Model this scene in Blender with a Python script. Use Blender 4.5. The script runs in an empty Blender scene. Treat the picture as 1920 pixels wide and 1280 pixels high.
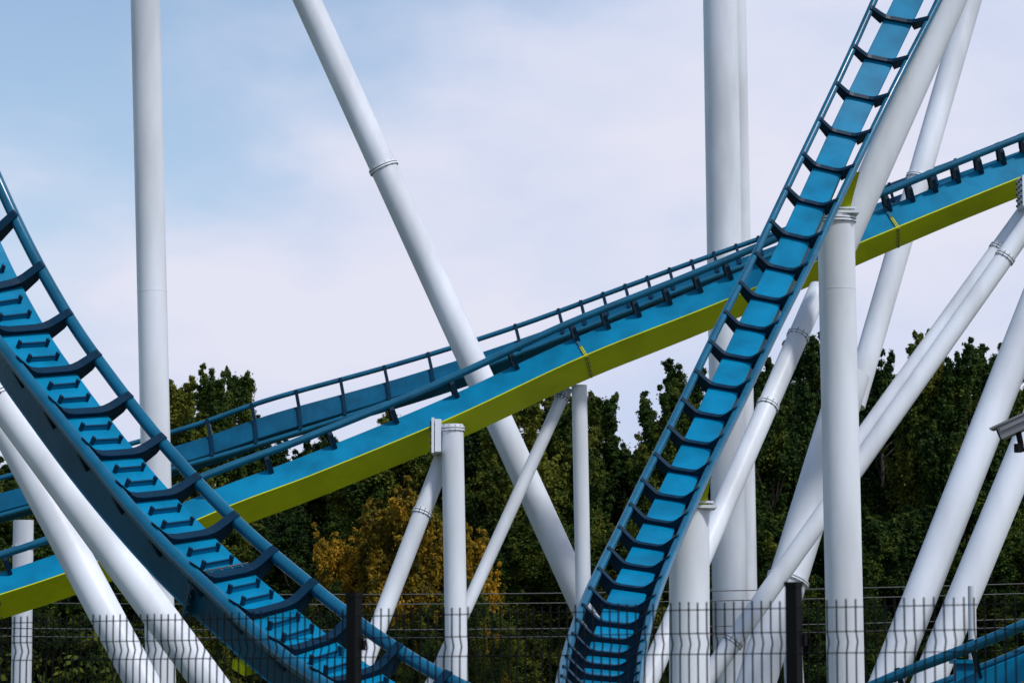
import bpy, math, random
import numpy as np
from mathutils import Vector, Matrix

random.seed(7); rng = np.random.default_rng(7)
scene = bpy.context.scene
COL = scene.collection
scene.view_settings.view_transform = 'Standard'
scene.view_settings.look = 'None'
scene.view_settings.exposure = 0

# ------------------------------------------------------------------ camera
FPX = 5444.0
PITCH = math.atan(660.0/FPX)
EYE = Vector((0, 0, 1.7))
cam_d = bpy.data.cameras.new("camera"); cam = bpy.data.objects.new("camera", cam_d)
COL.objects.link(cam); scene.camera = cam
cam.location = EYE
cam.rotation_euler = (math.pi/2 + PITCH, 0, 0)
cam_d.sensor_width = 36; cam_d.lens = 36*FPX/1920
cam_d.clip_start = 0.5; cam_d.clip_end = 6000
cam_d.dof.use_dof = True; cam_d.dof.focus_distance = 48; cam_d.dof.aperture_fstop = 5.6

FW = Vector((0, math.cos(PITCH), math.sin(PITCH))); UPV = Vector((0, -math.sin(PITCH), math.cos(PITCH)))
def P(u, v, y):
    """image pixel (u, v) unprojected to chosen depth y -> world coordinates in metres"""
    d = FW*FPX + Vector((1, 0, 0))*(u-960) + UPV*(640-v)
    return EYE + d*(y/d.y)
def PX(y): return y/FPX

# ------------------------------------------------------------------ materials
def mat(name, base, rough=0.45, var=0.12, scale=1.5, spec=0.5, coat=0.0, dirt=None, streak=False):
    m = bpy.data.materials.new(name); m.use_nodes = True
    nt = m.node_tree; b = nt.nodes["Principled BSDF"]
    tc = nt.nodes.new("ShaderNodeTexCoord")
    mp = nt.nodes.new("ShaderNodeMapping"); mp.inputs['Scale'].default_value = (1, 1, 0.25 if streak else 1)
    nt.links.new(tc.outputs['Object'], mp.inputs[0])
    n = nt.nodes.new("ShaderNodeTexNoise"); n.inputs['Scale'].default_value = scale; n.inputs['Detail'].default_value = 6
    nt.links.new(mp.outputs[0], n.inputs[0])
    r = nt.nodes.new("ShaderNodeValToRGB")
    r.color_ramp.elements[0].position = 0.32; r.color_ramp.elements[1].position = 0.62
    lo = dirt if dirt else tuple(c*(1-var*2) for c in base)
    r.color_ramp.elements[0].color = (*lo, 1); r.color_ramp.elements[1].color = (*base, 1)
    nt.links.new(n.outputs['Fac'], r.inputs[0]); nt.links.new(r.outputs[0], b.inputs['Base Color'])
    n2 = nt.nodes.new("ShaderNodeTexNoise"); n2.inputs['Scale'].default_value = scale*7; n2.inputs['Detail'].default_value = 3
    nt.links.new(tc.outputs['Object'], n2.inputs[0])
    mr = nt.nodes.new("ShaderNodeMapRange"); mr.inputs['To Min'].default_value = rough-0.1; mr.inputs['To Max'].default_value = rough+0.12
    nt.links.new(n2.outputs['Fac'], mr.inputs[0]); nt.links.new(mr.outputs[0], b.inputs['Roughness'])
    b.inputs['Specular IOR Level'].default_value = spec
    if coat: b.inputs['Coat Weight'].default_value = coat; b.inputs['Coat Roughness'].default_value = 0.15
    return m
M_WHITE = mat("white_paint", (0.71, 0.755, 0.835), 0.42, 0.06, 0.9, 0.3, streak=True, dirt=(0.51, 0.54, 0.59))
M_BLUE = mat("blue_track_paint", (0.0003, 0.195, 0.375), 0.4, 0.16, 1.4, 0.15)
M_BLUE_SHADED = mat("shaded_blue_paint", (0.0003, 0.090, 0.185), 0.45, 0.15, 1.6, 0.2)  # same track blue, darkened to paint shade onto the rear spine
M_RAIL = mat("blue_rail_paint", (0.0003, 0.105, 0.20), 0.28, 0.15, 2.0, 0.4, coat=0.12)
M_SIDE_SHADE = mat("shaded_blue_side", (0.0003, 0.075, 0.15), 0.45, 0.15, 1.4, 0.2)  # shade on the spine sides, painted in as a darker track blue
M_TIE_SHADE = mat("shaded_blue_tie", (0.0003, 0.022, 0.052), 0.45, 0.15, 3.0, 0.18)  # ties share the track blue; their underside shade is put into this colour
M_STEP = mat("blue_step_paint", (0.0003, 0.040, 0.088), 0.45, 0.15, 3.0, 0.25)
M_LIME = mat("lime_paint", (0.50, 0.56, 0.004), 0.42, 0.10, 1.0, 0.25)
M_STEEL = mat("galvanised_steel", (0.32, 0.32, 0.33), 0.5, 0.2, 9)
M_BOLT = mat("dark_bolts", (0.10, 0.10, 0.11), 0.5, 0.2, 9)
M_BLACK = mat("black_fence_paint", (0.005, 0.005, 0.006), 0.6, 0.2, 6, 0.15)
M_CONC = mat("concrete", (0.35, 0.34, 0.32), 0.85, 0.15, 3)
M_BARK = mat("bark", (0.07, 0.055, 0.04), 0.9, 0.3, 6)
M_WOOD = mat("pole_wood", (0.12, 0.09, 0.06), 0.85, 0.2, 5)
M_CABLE = mat("cable_rubber", (0.10, 0.10, 0.11), 0.6, 0.1, 5)
M_GRASS = mat("grass", (0.07, 0.095, 0.035), 0.95, 0.25, 0.6, 0.1, dirt=(0.075, 0.07, 0.045))

def leafmat(name, c0, c1, c2, sub=.56):
    m = bpy.data.materials.new(name); m.use_nodes = True
    nt = m.node_tree; b = nt.nodes["Principled BSDF"]
    geo = nt.nodes.new("ShaderNodeNewGeometry"); oi = nt.nodes.new("ShaderNodeObjectInfo")
    tc = nt.nodes.new("ShaderNodeTexCoord")
    n = nt.nodes.new("ShaderNodeTexNoise"); n.inputs['Scale'].default_value = 0.8; n.inputs['Detail'].default_value = 3
    nt.links.new(tc.outputs['Object'], n.inputs[0])
    a = nt.nodes.new("ShaderNodeMath"); a.operation = 'MULTIPLY'; a.inputs[1].default_value = 0.2
    nt.links.new(geo.outputs['Random Per Island'], a.inputs[0])
    a2 = nt.nodes.new("ShaderNodeMath"); a2.operation = 'MULTIPLY_ADD'; a2.inputs[1].default_value = 0.5
    nt.links.new(oi.outputs['Random'], a2.inputs[0]); nt.links.new(a.outputs[0], a2.inputs[2])
    a3 = nt.nodes.new("ShaderNodeMath"); a3.operation = 'MULTIPLY_ADD'; a3.inputs[1].default_value = 1.5
    nt.links.new(n.outputs['Fac'], a3.inputs[0]); nt.links.new(a2.outputs[0], a3.inputs[2])
    a4 = nt.nodes.new("ShaderNodeMath"); a4.operation = 'SUBTRACT'; a4.inputs[1].default_value = sub
    nt.links.new(a3.outputs[0], a4.inputs[0])
    r = nt.nodes.new("ShaderNodeValToRGB"); cr = r.color_ramp
    cr.elements[0].position = 0.15; cr.elements[0].color = (*c0, 1)
    cr.elements[1].position = 0.95; cr.elements[1].color = (*c2, 1)
    e = cr.elements.new(0.52); e.color = (*c1, 1)
    nt.links.new(a4.outputs[0], r.inputs[0]); nt.links.new(r.outputs[0], b.inputs['Base Color'])
    b.inputs['Roughness'].default_value = 0.65; b.inputs['Specular IOR Level'].default_value = 0.1
    tr = nt.nodes.new("ShaderNodeBsdfTranslucent"); nt.links.new(r.outputs[0], tr.inputs[0])
    mx = nt.nodes.new("ShaderNodeMixShader"); mx.inputs[0].default_value = 0.3
    nt.links.new(b.outputs[0], mx.inputs[1]); nt.links.new(tr.outputs[0], mx.inputs[2])
    nt.links.new(mx.outputs[0], nt.nodes["Material Output"].inputs[0])
    return m
M_LEAF = leafmat("green_leaves", (0.010, 0.025, 0.008), (0.038, 0.074, 0.013), (0.17, 0.18, 0.025), .58)
M_AUT = leafmat("autumn_leaves", (0.022, 0.038, 0.010), (0.20, 0.14, 0.014), (0.62, 0.33, 0.022), .46)

# ------------------------------------------------------------------ mesh helpers
def link(ob): COL.objects.link(ob); return ob
def mk(name, verts, faces, mats, fm=None, smooth=False, parent=None, recentre=True):
    vs = np.array([tuple(v) for v in verts], dtype=float)
    c = vs.mean(axis=0) if recentre else np.zeros(3)
    me = bpy.data.meshes.new(name)
    me.from_pydata((vs-c).tolist(), [], faces)
    for m in (mats if isinstance(mats, (list, tuple)) else [mats]): me.materials.append(m)
    if fm is not None: me.polygons.foreach_set("material_index", fm)
    if smooth is True: me.polygons.foreach_set("use_smooth", [True]*len(faces))
    elif smooth: me.polygons.foreach_set("use_smooth", smooth)
    me.update()
    ob = link(bpy.data.objects.new(name, me))
    ob.location = c
    if parent is not None:
        ob.parent = parent; ob.location = Vector(c) - parent.location
    return ob
def empty(name, loc):
    e = bpy.data.objects.new(name, None); e.empty_display_size = 0.5; e.location = loc
    return link(e)
def info(ob, label, cat, group=None, kind=None):
    ob["label"] = label; ob["category"] = cat
    if group: ob["group"] = group
    if kind: ob["kind"] = kind

class B:
    def __init__(s): s.v = []; s.f = []; s.m = []; s.s = []
    def add(s, vs, fs, mi=0, sm=False):
        o = len(s.v); s.v += [tuple(v) for v in vs]; s.f += [tuple(i+o for i in f) for f in fs]
        s.m += [mi]*len(fs); s.s += [sm]*len(fs)
    def cyl(s, a, b, ra, rb=None, n=24, mi=0, caps=True, rings=1):
        rb = ra if rb is None else rb
        a = Vector(a); b = Vector(b); d = (b-a).normalized()
        x = d.orthogonal().normalized(); y = d.cross(x)
        vs = []
        for k in range(rings+1):
            t = k/rings; c = a.lerp(b, t); r = ra+(rb-ra)*t
            vs += [c+(x*math.cos(2*math.pi*i/n)+y*math.sin(2*math.pi*i/n))*r for i in range(n)]
        fs = [(k*n+i, k*n+(i+1) % n, (k+1)*n+(i+1) % n, (k+1)*n+i) for k in range(rings) for i in range(n)]
        s.add(vs, fs, mi, True)
        if caps:
            s.add(vs[:n], [tuple(reversed(range(n)))], mi); s.add(vs[-n:], [tuple(range(n))], mi)
    def box(s, c, ax, ay, az, hx, hy, hz, mi=0):
        c = Vector(c); vs = []
        for sz in (-1, 1):
            for sx, sy in ((-1, -1), (1, -1), (1, 1), (-1, 1)):
                vs.append(c+ax*(hx*sx)+ay*(hy*sy)+az*(hz*sz))
        s.add(vs, [(3, 2, 1, 0), (4, 5, 6, 7), (0, 1, 5, 4), (1, 2, 6, 5), (2, 3, 7, 6), (3, 0, 4, 7)], mi)
    def obj(s, name, mats, parent=None):
        return mk(name, s.v, s.f, mats, s.m, s.s, parent)

def catmull(pts, n_per=10):
    A = np.array(pts, dtype=float); out = []
    ext = np.vstack([2*A[0]-A[1], A, 2*A[-1]-A[-2]])
    for i in range(1, len(ext)-2):
        p0, p1, p2, p3 = ext[i-1:i+3]
        for k in range(n_per):
            t = k/n_per
            out.append(0.5*((2*p1)+(-p0+p2)*t+(2*p0-5*p1+4*p2-p3)*t*t+(-p0+3*p1-3*p2+p3)*t**3))
    out.append(A[-1]); return np.array(out)

def sweep_tube(b, pts, r, n=14, mi=0):
    pts = [Vector(p) for p in pts]; rings = []
    prev = None
    for i, p in enumerate(pts):
        t = (pts[min(i+1, len(pts)-1)]-pts[max(i-1, 0)]).normalized()
        x = (prev - t*prev.dot(t)).normalized() if prev else t.orthogonal().normalized()
        prev = x; y = t.cross(x)
        rings += [p+(x*math.cos(2*math.pi*k/n)+y*math.sin(2*math.pi*k/n))*r for k in range(n)]
    m = len(pts)
    fs = [(i*n+k, i*n+(k+1) % n, (i+1)*n+(k+1) % n, (i+1)*n+k) for i in range(m-1) for k in range(n)]
    b.add(rings, fs, mi, True)
    b.add(rings[:n], [tuple(reversed(range(n)))], mi); b.add(rings[-n:], [tuple(range(n))], mi)

# ------------------------------------------------------------------ track builder
G = 1.40
def tie_mesh(g, zs, ws, name, th=.024, fl=.045, deep=1.0):
    """saddle-shaped wing plate: pointed tips at the rails, curved belly seated on the spine"""
    b = B()
    h = g/2
    top = [(-h, .10), (-h+.03, .09), (-ws*1.0, -zs+.13), (-ws*.80, -zs+.09), (-ws*.5, -zs+.07), (ws*.5, -zs+.07), (ws*.80, -zs+.09), (ws*1.0, -zs+.13), (h-.03, .09), (h, .10)]
    bot = [(-h, -.06*deep), (-h+.03, -.11*deep), (-ws*1.06, -zs-.12*deep), (-ws*.80, -zs-.01), (-ws*.5, -zs-.01), (ws*.5, -zs-.01), (ws*.80, -zs-.01), (ws*1.06, -zs-.12*deep), (h-.03, -.11*deep), (h, -.06*deep)]
    n = len(top)
    vs = []
    for y in (-th, th):
        vs += [(x, y, z) for x, z in top]; vs += [(x, y, z) for x, z in bot]
    fs = []
    for i in range(n-1):
        fs.append((i, n+i, n+i+1, i+1)); fs.append((2*n+i, 2*n+i+1, 3*n+i+1, 3*n+i))
        fs.append((n+i, 3*n+i, 3*n+i+1, n+i+1))
    b.add(vs, fs)
    vs = []
    for x, z in top:
        vs += [(x, -fl, z), (x, fl, z), (x, fl, z+.015), (x, -fl, z+.015)]
    fs = []
    for i in range(n-1):
        o = 4*i
        for k in range(4): fs.append((o+k, o+4+k, o+4+(k+1) % 4, o+(k+1) % 4))
    fs += [(3, 2, 1, 0), (4*(n-1), 4*(n-1)+1, 4*(n-1)+2, 4*(n-1)+3)]
    b.add(vs, fs)
    me = bpy.data.meshes.new(name); me.from_pydata(b.v, [], b.f); me.materials.append(M_TIE_SHADE); me.update()
    return me
def bracket_mesh():
    b = B(); X, Y, Z = Vector((1, 0, 0)), Vector((0, 1, 0)), Vector((0, 0, 1))
    b.box((0, 0, .03), X, Y, Z, .22, .010, .03, 1)
    b.box((0, .0, .066), X, Y, Z, .24, .013, .008)
    for s in (-1, 1): b.box((s*.235, 0, .055), X, Y, Z, .016, .028, .062)
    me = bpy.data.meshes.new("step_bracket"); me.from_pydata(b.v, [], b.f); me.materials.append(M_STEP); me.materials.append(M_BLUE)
    me.polygons.foreach_set("material_index", b.m); me.update()
    return me

def build_track(N, F, toward, label, spacing, w=.62, h=.62, zs=.34, rr=.085, brackets=False, joints=(), s0=.3, blue=None, side=None, wb=None, tth=.024, tfl=.045, deep=1.0, lp=.0, gg=None, lime_at=None):
    gg = gg or G
    wb = wb or w  # tapered spines tilt their sides downward to darken them
    N = [Vector(p) for p in N]; F = [Vector(p) for p in F]
    C = [(a+b)/2 for a, b in zip(N, F)]
    m = len(C)
    base = empty("roller_coaster_track", Vector((C[m//2].x, C[m//2].y, 0)))
    info(base, label, "roller coaster track", "blue and lime roller coaster tracks")
    fr = []
    for i in range(m):
        T = (C[min(i+1, m-1)]-C[max(i-1, 0)]).normalized()
        R = (F[i]-N[i]); g = R.length; R = R.normalized(); T2 = (T-R*T.dot(R)).normalized()
        U = R.cross(T2).normalized()
        if U.dot(toward) < 0: U = -U
        fr.append((C[i], R, T2, U, g))
    for rail in (N, F):
        b = B(); sweep_tube(b, rail, rr, 16); b.obj("rail", M_RAIL, base)
    b = B(); vs = []
    bev = .02
    lq = max(lp, .001)
    prof = [(-w/2+bev, 0), (w/2-bev, 0), (w/2, -bev), (wb/2, -h+.035), (wb/2+lq, -h+.03), (wb/2+lq, -h), (-wb/2-lq, -h), (-wb/2-lq, -h+.03), (-wb/2, -h+.035), (-w/2, -bev)]
    for c, R, T, U, g in fr:
        vs += [c+R*x+U*(z-zs) for x, z in prof]
    k = len(prof)
    lime = (3, 4, 5, 6, 7) if lp > 0 else (5,)
    for i in range(m-1):
        for j in range(k):
            b.f.append((i*k+j, i*k+(j+1) % k, (i+1)*k+(j+1) % k, (i+1)*k+j))
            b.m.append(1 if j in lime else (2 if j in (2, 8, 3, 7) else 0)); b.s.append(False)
    b.v = [tuple(v) for v in vs]
    b.f += [tuple(reversed(range(k))), tuple(range((m-1)*k, m*k))]; b.m += [0, 0]; b.s += [False]*2
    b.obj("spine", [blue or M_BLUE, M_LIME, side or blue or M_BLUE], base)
    S = [0]
    for i in range(1, m): S.append(S[-1]+(C[i]-C[i-1]).length)
    def at(s):
        i = max(0, min(m-2, int(np.searchsorted(S, s))-1)); t = (s-S[i])/max(1e-6, S[i+1]-S[i])
        a, bb = fr[i], fr[i+1]
        return a[0].lerp(bb[0], t), a[1].lerp(bb[1], t).normalized(), a[2].lerp(bb[2], t).normalized(), a[3].lerp(bb[3], t).normalized(), a[4]+(bb[4]-a[4])*t
    def mtx(c, R, T, U, off, sx=1):
        M = Matrix.Identity(4)
        Y = U.cross(R)
        for r in range(3):
            M[r][0] = R[r]*sx; M[r][1] = Y[r]; M[r][2] = U[r]; M[r][3] = c[r]+U[r]*off-base.location[r]
        return M
    tm = tie_mesh(gg, zs, w/2, "tie", tth, tfl, deep); bm_ = bracket_mesh() if brackets else None
    s = s0; cnt = 0
    while s < S[-1]-.1 and cnt < 100:
        c, R, T, U, g = at(s)
        o = bpy.data.objects.new("tie", tm); link(o); o.parent = base
        o.matrix_local = mtx(c, R, T, U, 0, g/gg)
        sp = spacing(c) if callable(spacing) else spacing
        if brackets:
            for q in (1/3, 2/3):
                if s+q*sp < S[-1]:
                    c, R, T, U, g = at(s+q*sp)
                    o = bpy.data.objects.new("step_bracket", bm_); link(o); o.parent = base
                    o.matrix_local = mtx(c, R, T, U, -zs)
        s += sp; cnt += 1
    for jp in joints:
        jp = Vector(jp)
        i = min(range(m), key=lambda q: (C[q]-jp).length)
        c, R, T, U, g = fr[i]
        b = B(); cc = c-U*(zs+h/2)
        for dt in (-.02, .02):
            b.box(cc+T*dt+U*h*.25, R, T, U, w/2+.035, .012, h*.25+.02, 0)
            b.box(cc+T*dt-U*h*.25, R, T, U, w/2+.035, .012, h*.25+.02, 1 if lp > 0 else 0)
        b.box(cc, R, T, U, w/2+.042, .008, h/2+.032, 2)
        for q in range(5):
            for sd in (-1, 1):
                pz = cc+U*(h*(-.4+.2*q))+R*sd*(w/2+.02)
                b.cyl(pz-T*.05, pz+T*.05, .014, n=6, mi=2)
                pz = cc-U*(h/2+.01)*sd+R*(w*(-.4+.2*q))
                b.cyl(pz-T*.05, pz+T*.05, .014, n=6, mi=2)
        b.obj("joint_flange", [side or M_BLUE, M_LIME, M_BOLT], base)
    if lime_at is not None:
        i = min(range(m), key=lambda q: (C[q]-lime_at).length)
        c, R, T, U, g = fr[i]; b = B(); cc = c-U*(zs+h)
        b.box(cc-U*.045-R*.05, R, T, U, wb/2+.02, .10, .05, 0); b.box(cc-U*.105-R*.05, R, T, U, wb/2+.04, .13, .012, 0)
        for q in (-1, 1): b.box(cc-U*.045+T*q*.11-R*.05, R, T, U, wb/2+.03, .008, .055, 0)
        b.obj("lime_bracket", [M_LIME], base)
    return base

def rails_from_pairs(pairs, far_sign, n_per=10, gg=G):
    A = catmull(pairs, n_per); N = []; F = []
    for u1, v1, u2, v2, d in A:
        p = P(u1, v1, d)
        best = d
        prevl = None
        for k in range(0, 161):
            dd = d+far_sign*k*.01
            L = (P(u2, v2, dd)-p).length
            if prevl is None or abs(L-gg) < prevl: prevl = abs(L-gg); best = dd
        N.append(p); F.append(P(u2, v2, best))
    def sm(a):
        a = np.array([tuple(q) for q in a])
        for _ in range(12):
            a[1:-1] = .25*a[:-2]+.5*a[1:-1]+.25*a[2:]
        return a
    return sm(N), sm(F)

# --- sweeping banked valley curve (nearest track)
pairs = [(-330, 120, -150, 20, 42.5), (-210, 330, -50, 235, 41.3), (-110, 495, 45, 445, 40.2), (-30, 607, 130, 597, 39.3), (45, 703, 195, 690, 38.6),
 (110, 785, 262, 778, 38.0), (180, 872, 330, 860, 37.4), (250, 958, 405, 940, 36.8), (325, 1040, 480, 1012, 36.2),
 (405, 1115, 562, 1080, 35.5), (485, 1192, 640, 1143, 34.8), (575, 1262, 740, 1215, 34.0), (685, 1328, 860, 1284, 33.1), (815, 1385, 1000, 1340, 32.1), (970, 1425, 1170, 1380, 31)]
N, F = rails_from_pairs(pairs, +1)
build_track(N, F, Vector((.4, -.6, 1)), "blue steel roller coaster track curving down through a valley", .97, w=.86, h=.56, wb=.68, zs=.21, brackets=True, joints=[P(345, 1080, 36.3)], tth=.035, tfl=.065, deep=1.5, side=M_SIDE_SHADE, lime_at=P(478, 1130, 35.5))

# --- steep drop track
pairs = [(1775, -290, 1895, -275, 67.0), (1705, -145, 1823, -128, 66.3), (1640, 0, 1751, 20, 65.5), (1577, 140, 1677, 162, 64.6), (1480, 343, 1577, 367, 62.8), (1417, 475, 1517, 497, 61.3),
 (1358, 590, 1460, 610, 59.7), (1305, 700, 1408, 718, 58.2), (1254, 805, 1357, 822, 56.6), (1206, 900, 1313, 917, 55.0), (1165, 985, 1276, 1003, 53.3),
 (1126, 1063, 1244, 1080, 51.4), (1095, 1130, 1222, 1145, 49.5), (1070, 1200, 1206, 1213, 46.9), (1053, 1268, 1197, 1280, 43.5), (1046, 1320, 1196, 1333, 40), (1048, 1365, 1208, 1378, 36)]
N, F = rails_from_pairs(pairs, -1, gg=1.19)
build_track(N, F, Vector((.2, -1, .5)), "steep blue roller coaster drop with curved cross ties", lambda c: 1.06+.15*max(0, min(1, (c.z-6)/9)), w=.66, h=.40, wb=.54, zs=.24, gg=1.19, rr=.08, tth=.035, tfl=.05, deep=1.5, side=M_SIDE_SHADE)

# --- rising track with lime underside
edge = [(-260, 1200, 66), (-60, 1137, 66), (130, 1075, 66.3), (290, 1012, 66.6), (440, 948, 67), (600, 888, 67.4), (850, 785, 68), (1100, 669, 68.3), (1350, 570, 68.6), (1650, 443, 69), (1900, 341, 69.4), (2080, 272, 69.8), (2300, 190, 70.5)]
A = catmull(edge, 8); pts = [P(*a) for a in A]
w1, h1, zs1 = .70, .72, .17
N = []; F = []
for i, p in enumerate(pts):
    T = (pts[min(i+1, len(pts)-1)]-pts[max(i-1, 0)]).normalized()
    u = A[i][0]
    th = math.radians(39 - 10*max(0, min(1, (u-1200)/600)))
    Rn = Vector((0, -math.cos(th), math.sin(th))); Rn = (Rn-T*Rn.dot(T)).normalized()
    U = Rn.cross(T).normalized()
    if U.z < 0: U = -U
    Sx = p-Rn*w1/2+U*h1/2
    c = Sx+U*(h1/2+zs1)
    N.append(c+Rn*G/2); F.append(c-Rn*G/2)
build_track(N, F, Vector((0, .5, 1)), "rising blue roller coaster track with lime green underside", lambda c: 1.6 if c.x < .8 else (.8 if c.x < 7 else .62), w=w1, h=h1, zs=zs1,
    joints=[P(1100, 640, 68.4), P(1668, 410, 69)], lp=.055, tth=.05, tfl=.07, deep=1.6, rr=.09)

# --- second rising track, banked towards the viewer
pairs = [(-300, 1055, -300, 975, 84), (-80, 992, -80, 918, 84), (0, 966, 0, 896, 84), (350, 872, 340, 806, 84), (500, 828, 492, 752, 84), (700, 765, 690, 698, 84), (860, 706, 850, 651, 84), (1000, 652, 992, 604, 84),
 (1150, 594, 1142, 549, 84), (1320, 526, 1312, 487, 84), (1500, 458, 1492, 423, 84), (1650, 393, 1642, 358, 84), (1900, 300, 1892, 268, 84), (2150, 210, 2142, 178, 84)]
N, F = rails_from_pairs(pairs, +1)
build_track(N, F, Vector((0, -.7, .7)), "blue roller coaster track banked on its side behind a diagonal column", lambda c: 1.35 if c.x < 1 else .7, w=.70, h=.5, zs=.22, rr=.075, blue=M_BLUE_SHADED, side=M_SIDE_SHADE, tth=.04)

# --- low track near the fence
e2 = [(1380, 1395, 47), (1560, 1318, 46.5), (1700, 1258, 46), (1820, 1212, 45.5), (1930, 1166, 45), (2100, 1090, 44.5), (2300, 990, 44)]
A = catmull(e2, 8); N = [P(*a) for a in A]
F = [p+Vector((.25, 1.32, -.38)) for p in N]
low = build_track(N, F, Vector((0, 0, 1)), "low blue roller coaster track rising beside a wire fence", 1.3, w=.6, h=.42, zs=.3)
b = B(); pc0 = P(1808, 1225, 46.2)
b.box(Vector((pc0.x, 46.3, (pc0.z-.1)/2)), Vector((1, 0, 0)), Vector((0, 1, 0)), Vector((0, 0, 1)), .14, .14, (pc0.z-.1)/2)
b.box(Vector((pc0.x, 46.3, pc0.z-.12)), Vector((1, 0, 0)), Vector((0, 1, 0)), Vector((0, 0, 1)), .2, .2, .03)
b.obj("prop", [M_BLUE], low)

# ------------------------------------------------------------------ support columns
def flange_obj(c, d, r, parent, nb=12):
    b = B()
    b.cyl(c-d*.05, c-d*.012, r*1.12, n=40); b.cyl(c+d*.012, c+d*.05, r*1.12, n=40)
    b.cyl(c-d*.012, c+d*.012, r*1.09, n=40, mi=1)
    x = d.orthogonal().normalized(); y = d.cross(x)
    for i in range(nb):
        a = 2*math.pi*i/nb; q = c+(x*math.cos(a)+y*math.sin(a))*r*1.07
        b.cyl(q-d*.066, q+d*.066, .014, n=6, mi=1)
    b.obj("flange", [M_WHITE, M_BOLT], parent)
def column(a, b_, wpx, label, fl=(), ground=True, topcap=None, seams=()):
    pa = P(*a); pb = P(*b_)
    r = wpx/2*PX((a[2]+b_[2])/2)
    d = (pb-pa).normalized()
    end = pb
    if ground and d.z < -.05:
        end = pa + d*((pa.z)/(-d.z))
    bb = B(); L = (end-pa).length
    bb.cyl(pa, end, r, n=48, rings=max(2, int(L/2)))
    for sv in seams:
        t = (sv-a[1])/(b_[1]-a[1]); q = pa.lerp(pb, t); bb.cyl(q-d*.015, q+d*.015, r*1.008, n=48)
    o = bb.obj("support_column", [M_WHITE])
    info(o, label, "support column", "white steel columns holding up the roller coaster")
    for v in fl:
        t = (v-a[1])/(b_[1]-a[1]); flange_obj(pa.lerp(pb, t), d, r, o)
    if topcap: flange_obj(pa+d*.1, d, r, o)
    if ground:
        f = B(); X, Y, Z = Vector((1, 0, 0)), Vector((0, 1, 0)), Vector((0, 0, 1))
        f.box(Vector((end.x, end.y, .10)), X, Y, Z, r*1.9, r*1.9, .16)
        f.obj("footing", [M_CONC], o)
    return o, pa, end, r, d

col = {}
col['c1'] = column((266, -280, 60), (302, 1290, 60), 56, "tall plain white steel column, almost upright", seams=(560,))
col['c2'] = column((452, -270, 73), (1092, 1130, 72), 52, "long diagonal white steel column with a bolted joint ring", fl=(330,))
col['c3'] = column((1346, -280, 92), (1371, 1280, 92), 66, "thick upright white steel column rising past the tracks")
col['c3b'] = column((1374, -280, 96), (1403, 1280, 96), 40, "upright white steel column close behind a thicker one")
col['c4'] = column((1567, 405, 64.2), (1586, 1280, 64.2), 70, "thick upright white column under the steep drop track", topcap=True, seams=(545,))
col['c5'] = column((1900, -260, 66.5), (1560, 500, 66), 58, "broad sloping white strut running up beside the drop track", ground=False)
col['c5b'] = column((1536, 540, 65.8), (1212, 1280, 61), 40, "sloping white strut with two bolted joint rings", fl=(638, 775))
col['c6'] = column((1900, -280, 86), (1600, 760, 82), 44, "sloping white strut passing behind the rising track", ground=False, fl=(352,))
col['c6b'] = column((1596, 700, 74), (1415, 1290, 72), 72, "thick sloping white strut leaning against an upright column", fl=(1092,))
col['c7'] = column((1925, 395, 69), (1590, 858, 67.5), 34, "thin sloping white strut with a bolted joint ring", fl=(470,), ground=False)
col['c7b'] = column((1950, 390, 68.3), (1325, 1272, 66.3), 36, "long thin sloping white strut crossing behind a column", fl=(487, 1205))
col['c8'] = column((2090, 190, 56), (1662, 1280, 53), 62, "thick sloping white strut beside the wire fence")
col['c9'] = column((2150, 290, 54), (1740, 1280, 52), 60, "thick sloping white strut with darker foot beside the fence")
col['c10'] = column((1292, 955, 56.3), (1293, 1280, 56.3), 76, "short thick white column under the foot of the drop", topcap=False)
col['c11'] = column((848, 796, 67.6), (857, 1290, 67.4), 42, "upright white column bolted to the lime track underside", topcap=True)
col['c12'] = column((834, 850, 68.2), (698, 1205, 67), 34, "short sloping white brace with a bolted joint ring", fl=(963,))
col['c13'] = column((1086, 722, 69.2), (1097, 1280, 69.2), 29, "slim upright white column under a track joint")
col['c13b'] = column((1062, 728, 69.4), (828, 1240, 68), 24, "slim sloping white brace under a track joint", fl=(745,))
col['c14'] = column((44, 975, 82), (40, 1280, 82), 38, "short white column standing under two tracks", fl=(1025,))
col['c15'] = column((-60, 665, 46), (262, 1270, 44), 62, "thick sloping white strut below the curving track")
col['c15b'] = column((-80, 640, 44), (400, 1290, 41), 62, "thick sloping white strut close under the curving track", fl=(758,))
col['c16'] = column((1478, 1085, 75), (1490, 1290, 75), 36, "slim white post behind the sloping struts", topcap=True)
col['c17'] = column((1822, 1098, 50), (1825, 1290, 50), 15, "thin white post standing beside sloping struts")

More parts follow.
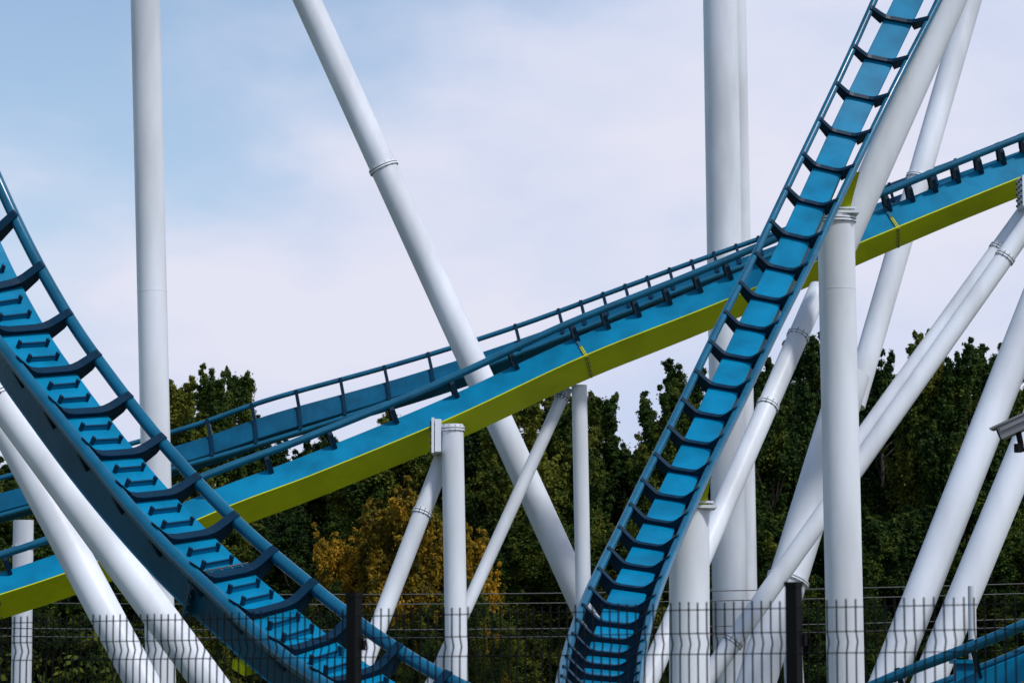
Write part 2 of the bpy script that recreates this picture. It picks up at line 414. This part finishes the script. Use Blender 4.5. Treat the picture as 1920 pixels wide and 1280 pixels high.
def saddle(colkey, at_pt, target):
    o, pa, end, r, d = col[colkey]
    b = B()
    X = Vector((1, 0, 0)); Y = Vector((0, 1, 0)); Z = Vector((0, 0, 1))
    a = Vector(at_pt); q = Vector(target)
    vs = []
    for c, hx, hy in ((a, r*.55, r*.6), (a.lerp(q, .45), r*.42, r*.5), (q, r*.3, r*.4)):
        vs += [c+X*hx*sx+Y*hy*sy for sx, sy in ((-1, -1), (1, -1), (1, 1), (-1, 1))]
    fs = [(3, 2, 1, 0), (8, 9, 10, 11)]
    for k in (0, 4):
        fs += [(k+i, k+(i+1) % 4, k+4+(i+1) % 4, k+4+i) for i in range(4)]
    b.add(vs, fs)
    b.box(a, X, Y, Z, r*1.05, r*1.0, .03, 2)
    b.box(a+Z*.09, X, Y, Z, r*.9, r*.9, .02, 2)
    for i in range(8):
        an = i*math.pi/4; p = a+Vector((math.cos(an)*r*.85, math.sin(an)*r*.85, .06)); b.cyl(p-Z*.06, p+Z*.1, .02, n=6, mi=1)
    b.obj("lime_saddle", [M_LIME, M_BOLT, M_WHITE], o)
saddle('c4', col['c4'][1]+Vector((.05, 0, .04)), P(1600, 325, 63.6))
saddle('c10', col['c10'][1]+Vector((.1, 0, .04)), P(1322, 890, 55.6))
def clamp(key, c, sx, sz):
    o = col[key][0]; b = B(); X, Y, Z = Vector((1, 0, 0)), Vector((0, 1, 0)), Vector((0, 0, 1))
    b.box(c, X, Y, Z, sx*.35, .35, sz); b.box(c-X*sx*.6, X, Y, Z, sx*.15, .4, sz*1.08)
    for i in range(5):
        for yy in (-.3, 0, .3):
            p = c+Vector((-sx*.8, yy, sz*(-.8+.4*i))); b.cyl(p-X*.03, p+X*.08, .03, n=6, mi=1)
    b.obj("clamp_box", [M_WHITE, M_BOLT], o)
clamp('c11', P(822, 818, 67.6), .2, .38)
clamp('c7b', P(1925, 362, 68.4), .22, .34)

# ------------------------------------------------------------------ fence
fa = Vector((-3.26, 18.5, 0)); fd = Vector((5.82, -4.0, 0)); fL = fd.length; fdir = fd.normalized(); fn = Vector((fdir.y, -fdir.x, 0))
fence = empty("wire_mesh_fence", fa+fd*.4)
info(fence, "black welded wire mesh fence with square posts", "fence")
Zv = Vector((0, 0, 1))
ps = [.403+.4105*k for k in range(-3, 5)]
for s in ps:
    b = B(); c = fa+fd*s
    b.box(c+Zv*1.13, fdir, fn, Zv, .033, .033, 1.13); b.box(c+Zv*2.27, fdir, fn, Zv, .037, .037, .012)
    for z in (.4, 1.1, 1.98): b.box(c+Zv*z-fn*.045, fdir, fn, Zv, .045, .012, .03)
    b.obj("post", M_BLACK, fence)
for a_, b_ in zip(ps[:-1], ps[1:]):
    b = B(); A0 = fa+fd*a_; L = (b_-a_)*fL; nW = int(L/.056)
    prof = [(0, .06), (0, .42), (.018, .47), (0, .52), (0, 1.12), (.018, 1.17), (0, 1.22), (0, 1.91), (.018, 1.965), (0, 2.02), (0, 2.185)]
    for i in range(nW+1):
        c = A0+fdir*(L*(i+.5)/(nW+1)); hw = .0033
        jit = random.uniform(-.004, .004)
        vs = []
        for off, z in prof:
            q = c-fn*off+Zv*(z+(jit if z > 2.1 else 0))
            vs += [q-fdir*hw-fn*hw, q+fdir*hw-fn*hw, q+fdir*hw+fn*hw, q-fdir*hw+fn*hw]
        fs = [(3, 2, 1, 0), tuple(range(len(vs)-4, len(vs)))]
        for k in range(len(prof)-1):
            o = 4*k; fs += [(o+j, o+(j+1) % 4, o+4+(j+1) % 4, o+4+j) for j in range(4)]
        b.add(vs, fs)
    for z in (.08, .42, .52, .82, 1.12, 1.22, 1.58, 1.91, 2.02, 2.145):
        b.cyl(A0+fdir*.03+Zv*z+fn*.006, A0+fdir*(L-.03)+Zv*z+fn*.006, .003, n=6)
    b.obj("mesh_panel", M_BLACK, fence)

# ------------------------------------------------------------------ security camera on a pole
pc = P(1905, 800, 34)
pole = empty("security_camera", Vector((P(1955, 900, 34).x, 34, 0)))
info(pole, "grey outdoor security camera housing on a steel pole", "security camera")
b = B(); px = pole.location.x
b.cyl((px, 34, 0), (px, 34, P(0, 700, 34).z), .06, n=20); b.cyl((px, 34, 0), (px, 34, .03), .14, n=20)
b.obj("pole", M_STEEL, pole)
X = Vector((.86, -.35, .38)).normalized(); Yv = Vector((.35, .93, 0)).normalized(); Zc = X.cross(Yv).normalized()
b = B()
b.box(pc, X, Yv, Zc, .2, .09, .075); b.box(pc+Zc*.09-X*.03, X, Yv, Zc, .25, .11, .012); b.box(pc-X*.21, X, Yv, Zc, .012, .075, .062, 1)
b.box(pc+Zc*.03-Yv*.1, X, Yv, Zc, .17, .008, .02)
b.obj("housing", [mat("grey_housing", (.26, .26, .28), .45, .15, 5), M_BLACK], pole)
b = B(); b.cyl(pc-Zc*.07, pc-Zc*.10+Vector((.02, 0, -.14)), .035, n=16); b.cyl(pc+Vector((.02, 0, -.24)), (px, 34, pc.z-.34), .03, n=14)
b.cyl(pc+Vector((.02, 0, -.2)), pc+Vector((.02, 0, -.3)), .05, n=16)
b.obj("arm", M_BLACK, pole)

# ------------------------------------------------------------------ utility poles and cables
for sx in (-27, 27):
    b = B(); b.cyl((sx, 80, 0), (sx, 80, 7), .16, .11, n=16)
    b.box(Vector((sx, 79.85, 4.7)), Vector((0, 1, 0)), Vector((1, 0, 0)), Zv, .9, .05, .06)
    b.box(Vector((sx, 79.85, 3.8)), Vector((0, 1, 0)), Vector((1, 0, 0)), Zv, .7, .05, .06)
    for q in (-.8, -.3, .3, .8): b.cyl((sx, 79.85+q, 4.75), (sx, 79.85+q, 4.92), .04, n=8)
    o = b.obj("utility_pole", M_WOOD); info(o, "wooden utility pole carrying thin dark cables", "utility pole", "poles carrying cables")
for zz, yy in ((4.95, 79.1), (4.7, 79.6), (4.0, 79.3), (3.8, 80.2)):
    b = B(); pts = [Vector((-27+54*i/40, yy, zz-.55*(1-((i-20)/20)**2)+.012*(i-20))) for i in range(41)]
    sweep_tube(b, pts, .014, 6); o = b.obj("overhead_cable", M_CABLE); info(o, "thin overhead cable strung in front of dark trees", "cable", "overhead cables")

# ------------------------------------------------------------------ ground
g = B(); n = 40
xs = [3000*math.copysign(abs(t)**2.5, t) for t in np.linspace(-1, 1, n+1)]
for y in xs:
    for x in xs: g.v.append((x, y+50, 0))
for i in range(n):
    for j in range(n): g.f.append((i*(n+1)+j, i*(n+1)+j+1, (i+1)*(n+1)+j+1, (i+1)*(n+1)+j))
go = mk("ground", g.v, g.f, M_GRASS); go["kind"] = "structure"; go["label"] = "flat grassy ground under the roller coaster"; go["category"] = "ground"

# ------------------------------------------------------------------ trees
def leaves_mesh(name, centers, radii, per, lsize, m, seed, flat=.8):
    r = np.random.default_rng(seed)
    C = np.repeat(np.array(centers), per, axis=0); Rr = np.repeat(np.array(radii), per)
    d = r.normal(size=C.shape)
    stretch = np.repeat(r.normal(size=(len(centers), 3))*np.array([.6, .6, .7])+np.array([0, 0, .35]), per, axis=0)
    al = r.normal(size=len(C))
    pos = C+(d*.48*np.array([1, 1, flat])+stretch*al[:, None]*.58)*Rr[:, None]
    dn = d/np.linalg.norm(d, axis=1)[:, None]
    nrm = r.normal(size=C.shape)*.6+dn*.9+np.array([0, 0, .5]); nrm /= np.linalg.norm(nrm, axis=1)[:, None]
    t = np.cross(nrm, r.normal(size=C.shape)); t /= np.linalg.norm(t, axis=1)[:, None]
    s = np.cross(nrm, t)
    L = (lsize*(.6+.8*r.random(len(C))))[:, None]
    v = np.stack([pos-t*L, pos+s*L*.55+nrm*L*.1, pos+t*L, pos-s*L*.55+nrm*L*.1], axis=1).reshape(-1, 3)
    N_ = len(C); me = bpy.data.meshes.new(name)
    me.vertices.add(4*N_); me.vertices.foreach_set("co", v.ravel())
    me.loops.add(4*N_); me.loops.foreach_set("vertex_index", np.arange(4*N_, dtype=np.int32))
    me.polygons.add(N_); me.polygons.foreach_set("loop_start", np.arange(0, 4*N_, 4, dtype=np.int32))
    me.materials.append(m); me.update(calc_edges=True); me.validate()
    return me
def tree_variant(seed, H, W, m, kind, per=260, ls=.060, ncl=300):
    r = random.Random(seed); cs = []; rs = []
    b = B()
    masses = []
    if kind == 'tall':
        for k in range(7): masses.append((r.uniform(-.22, .22)*W, r.uniform(-.2, .2)*W, H*(.2+.09*k), W*(.40-.045*k), H*.10))
        masses.append((r.uniform(-.1, .1)*W, 0, H*.80, W*.08, H*.06))
    else:
        masses.append((0, 0, H*.32, W*.44, H*.24))
        for k in range(19):
            f = .28+.54*((k+.5)/19); a = r.uniform(0, 6.28); sp = W*.38*math.sqrt(max(.05, 1-((f-.4)/.62)**2))*r.uniform(.4, 1.2)
            masses.append((sp*math.cos(a), sp*math.sin(a), H*f*r.uniform(.92, 1.04), W*r.uniform(.07, .18), H*r.uniform(.04, .085)))
        masses.append((r.uniform(-.14, .14)*W, 0, H*.83, W*.08, H*.05))
    tot = sum(q[3]*q[4] for q in masses)
    for mx_, my_, mz_, mr_, mh_ in masses:
        cnt = max(6, int(ncl*(mr_*mh_)/tot))
        for i in range(cnt):
            d = Vector((r.gauss(0, 1), r.gauss(0, 1), r.gauss(0, 1))).normalized()*r.uniform(.5, 1.12)
            cs.append((mx_+d.x*mr_, my_+d.y*mr_, mz_+d.z*mh_)); rs.append(r.uniform(.2, .52)*W/5.0*(.68 if mz_ > .72*H else 1))
        for i in range(10 if mz_ > .5*H else 3):
            a = r.uniform(0, 6.28); e = r.uniform(.2, 1.5); q = Vector((mx_+math.cos(a)*math.cos(e)*mr_, my_+math.sin(a)*math.cos(e)*mr_, mz_+math.sin(e)*mh_))
            dr = Vector((math.cos(a)*.4, math.sin(a)*.4, 1)).normalized(); ln = r.uniform(.5, 1.7)
            for t_ in range(4):
                cs.append(tuple(q+dr*ln*(t_+.5)/4)); rs.append(.22-.045*t_)
    zt = max(c[2] for c in cs)
    crown = leaves_mesh("crown", cs, rs, per, ls, m, seed)
    b.cyl((0, 0, -.1), (0, 0, H*.45), .2, .13, n=10, rings=4); b.cyl((0, 0, H*.45), (.1, 0, H*.82), .13, .03, n=8, rings=3)
    for mx_, my_, mz_, mr_, mh_ in masses:
        z0 = max(.8, mz_-2.0); b.cyl((0, 0, min(z0, H*.8)), (mx_, my_, mz_), .07, .02, n=6, caps=False)
    for i in range(26):
        c = cs[r.randrange(len(cs))]; z0 = max(.8, c[2]-1.6); b.cyl((0, 0, min(z0, H*.8)), c, .04, .012, n=5, caps=False)
    tm = bpy.data.meshes.new("trunk"); tm.from_pydata(b.v, [], b.f); tm.materials.append(M_BARK); tm.update()
    return crown, tm, zt, W
V = [tree_variant(11, 13, 5.4, M_LEAF, 'multi'), tree_variant(12, 13, 5.0, M_LEAF, 'broad'), tree_variant(13, 13, 3.2, M_LEAF, 'tall', ncl=210),
     tree_variant(14, 13, 6.2, M_LEAF, 'multi', ncl=340), tree_variant(15, 13, 4.6, M_LEAF, 'multi'), tree_variant(16, 13, 3.6, M_LEAF, 'tall', ncl=220)]
VA = tree_variant(19, 8, 5.4, M_AUT, 'multi', per=110, ncl=200, ls=.07)
def tree(var, x, y, H, wscale=1, rot=0, label="dark green leafy tree at a wood edge", group="trees of the wood edge", name="tree"):
    cr, tr, h0, w0 = var
    e = empty(name, Vector((x, y, 0))); e.rotation_euler = (0, 0, rot); k = H/h0; e.scale = (wscale, wscale, k)
    info(e, label, "tree", group)
    for nm, me in (("trunk", tr), ("crown", cr)):
        o = bpy.data.objects.new(nm, me); link(o); o.parent = e
    return e
sky_line = [(-230, 830, 0), (-120, 850, 1), (-20, 838, 3), (75, 858, 1), (165, 880, 4), (255, 860, 1), (335, 712, 2), (388, 684, 5), (455, 700, 2), (520, 826, 0), (600, 812, 4),
 (680, 850, 1), (750, 775, 4), (830, 790, 1), (925, 746, 3), (1010, 722, 1), (1062, 746, 5), (1120, 742, 2), (1165, 822, 4), (1255, 712, 5), (1320, 680, 1), (1390, 712, 4),
 (1445, 682, 1), (1512, 628, 0), (1585, 690, 4), (1650, 655, 3), (1735, 612, 5), (1760, 678, 0), (1812, 642, 1), (1850, 680, 4), (1905, 720, 0), (1985, 690, 1), (2090, 700, 3), (2200, 720, 1)]
R2 = random.Random(5)
for u, v, k in sky_line:
    d = R2.uniform(106, 118)
    p = P(u, v, d)
    lab = {2: "tall narrow green tree with a feathery top"}.get(k, "dark green leafy tree with an uneven crown")
    tree(V[k], p.x, d, p.z, R2.uniform(.92, 1.12) if k not in (2, 5) else R2.uniform(.75, .95), R2.uniform(0, 6.28), lab)
for i in range(26):
    u = -300+i*105; base_v = np.interp(u, [s[0] for s in sky_line], [s[1] for s in sky_line])
    d = R2.uniform(124, 140); v = base_v+R2.uniform(45, 110)
    if 330 < u < 720: v = max(v, 870)
    p = P(u+R2.uniform(-25, 25), v, d); tree(V[R2.choice([0, 1, 3, 4])], p.x, d, p.z, R2.uniform(1.1, 1.35), R2.uniform(0, 6.28), "dark green leafy tree deep in the wood")
for u, v in ((-60, 1010), (90, 1040), (200, 1010), (420, 1015), (545, 960), (960, 965), (1060, 1000), (1190, 985), (1440, 960), (1560, 930), (1690, 950), (1800, 905), (1900, 985), (2010, 930)):
    d = R2.uniform(97, 103); p = P(u, v, d); tree(V[R2.choice([0, 1, 3, 4])], p.x, d, p.z, R2.uniform(.75, .95), R2.uniform(0, 6.28), "smaller green tree at the front of the wood")
for u, v, s in ((755, 906, .85), (672, 985, .6), (865, 965, .65)):
    p = P(u, v, 94.5 if u == 755 else 95.5); tree(VA, p.x, p.y, p.z, s, u, "small tree with patchy orange and yellow autumn leaves", None)
for u, v, s in ((600, 1090, .42), (700, 1140, .45), (790, 1130, .45), (900, 1090, .42)):
    p = P(u, v, 91.5); tree(V[R2.choice([0, 1, 3])], p.x, p.y, p.z, s, u, "low green bushy tree below autumn leaves")
cs = []; rs = []
for i in range(1300):
    cs.append((R2.uniform(-30, 32), R2.uniform(98, 126), R2.uniform(.2, 3.4))); rs.append(R2.uniform(.8, 1.5))
um = leaves_mesh("undergrowth", cs, rs, 110, .17, M_LEAF, 77)
uo = link(bpy.data.objects.new("undergrowth", um)); info(uo, "dense dark green undergrowth beneath the trees", "undergrowth", kind="stuff")

# ------------------------------------------------------------------ sky and sun
sun_dir = Vector((.40, -.42, .815)).normalized()
elev = math.asin(sun_dir.z); rot = math.atan2(sun_dir.x, sun_dir.y)
w = bpy.data.worlds.new("World"); scene.world = w; w.use_nodes = True
nt = w.node_tree; nt.nodes.clear()
out = nt.nodes.new("ShaderNodeOutputWorld")
sk = nt.nodes.new("ShaderNodeTexSky"); sk.sky_type = 'NISHITA'; sk.sun_disc = False; sk.sun_elevation = elev; sk.sun_rotation = rot
bg1 = nt.nodes.new("ShaderNodeBackground"); bg1.inputs[1].default_value = 0.145
nt.links.new(sk.outputs[0], bg1.inputs[0])
bg2 = nt.nodes.new("ShaderNodeBackground"); bg2.inputs[1].default_value = 1.0
tc = nt.nodes.new("ShaderNodeTexCoord"); mp = nt.nodes.new("ShaderNodeMapping"); mp.inputs['Scale'].default_value = (3.2, 3.2, 6.5); mp.inputs['Location'].default_value = (1.3, 0.4, .1)
nt.links.new(tc.outputs['Generated'], mp.inputs[0])
no = nt.nodes.new("ShaderNodeTexNoise"); no.inputs['Scale'].default_value = 2.4; no.inputs['Detail'].default_value = 6; no.inputs['Roughness'].default_value = .5
nt.links.new(mp.outputs[0], no.inputs[0])
cr = nt.nodes.new("ShaderNodeValToRGB"); cr.color_ramp.elements[0].position = .32; cr.color_ramp.elements[0].color = (.57, .66, .87, 1)
cr.color_ramp.elements[1].position = .60; cr.color_ramp.elements[1].color = (.77, .78, .91, 1)
nt.links.new(no.outputs['Fac'], cr.inputs[0]); nt.links.new(cr.outputs[0], bg2.inputs[0])
sep = nt.nodes.new("ShaderNodeSeparateXYZ"); nt.links.new(tc.outputs['Generated'], sep.inputs[0])
m1 = nt.nodes.new("ShaderNodeMath"); m1.operation = 'MULTIPLY_ADD'; m1.inputs[1].default_value = 3.0; m1.inputs[2].default_value = 1.18
nt.links.new(sep.outputs[0], m1.inputs[0])
m2 = nt.nodes.new("ShaderNodeMath"); m2.operation = 'MULTIPLY_ADD'; m2.inputs[1].default_value = -3.7; nt.links.new(sep.outputs[2], m2.inputs[0]); nt.links.new(m1.outputs[0], m2.inputs[2])
m3 = nt.nodes.new("ShaderNodeMath"); m3.operation = 'MULTIPLY_ADD'; m3.inputs[1].default_value = 1.3; nt.links.new(no.outputs['Fac'], m3.inputs[0]); nt.links.new(m2.outputs[0], m3.inputs[2])
mr = nt.nodes.new("ShaderNodeMapRange"); mr.interpolation_type = 'SMOOTHSTEP'; mr.inputs['From Min'].default_value = .45; mr.inputs['From Max'].default_value = 1.1; mr.inputs['To Min'].default_value = 0.05; mr.inputs['To Max'].default_value = 1
nt.links.new(m3.outputs[0], mr.inputs[0])
mx = nt.nodes.new("ShaderNodeMixShader"); nt.links.new(mr.outputs[0], mx.inputs[0]); nt.links.new(bg1.outputs[0], mx.inputs[1]); nt.links.new(bg2.outputs[0], mx.inputs[2])
nt.links.new(mx.outputs[0], out.inputs[0])
sd = bpy.data.lights.new("sun", 'SUN'); sd.energy = 2.9; sd.angle = math.radians(7); sd.color = (1, .975, .94)
so = link(bpy.data.objects.new("sun", sd)); so.rotation_euler = sun_dir.to_track_quat('Z', 'Y').to_euler(); so.location = (10, -20, 60)
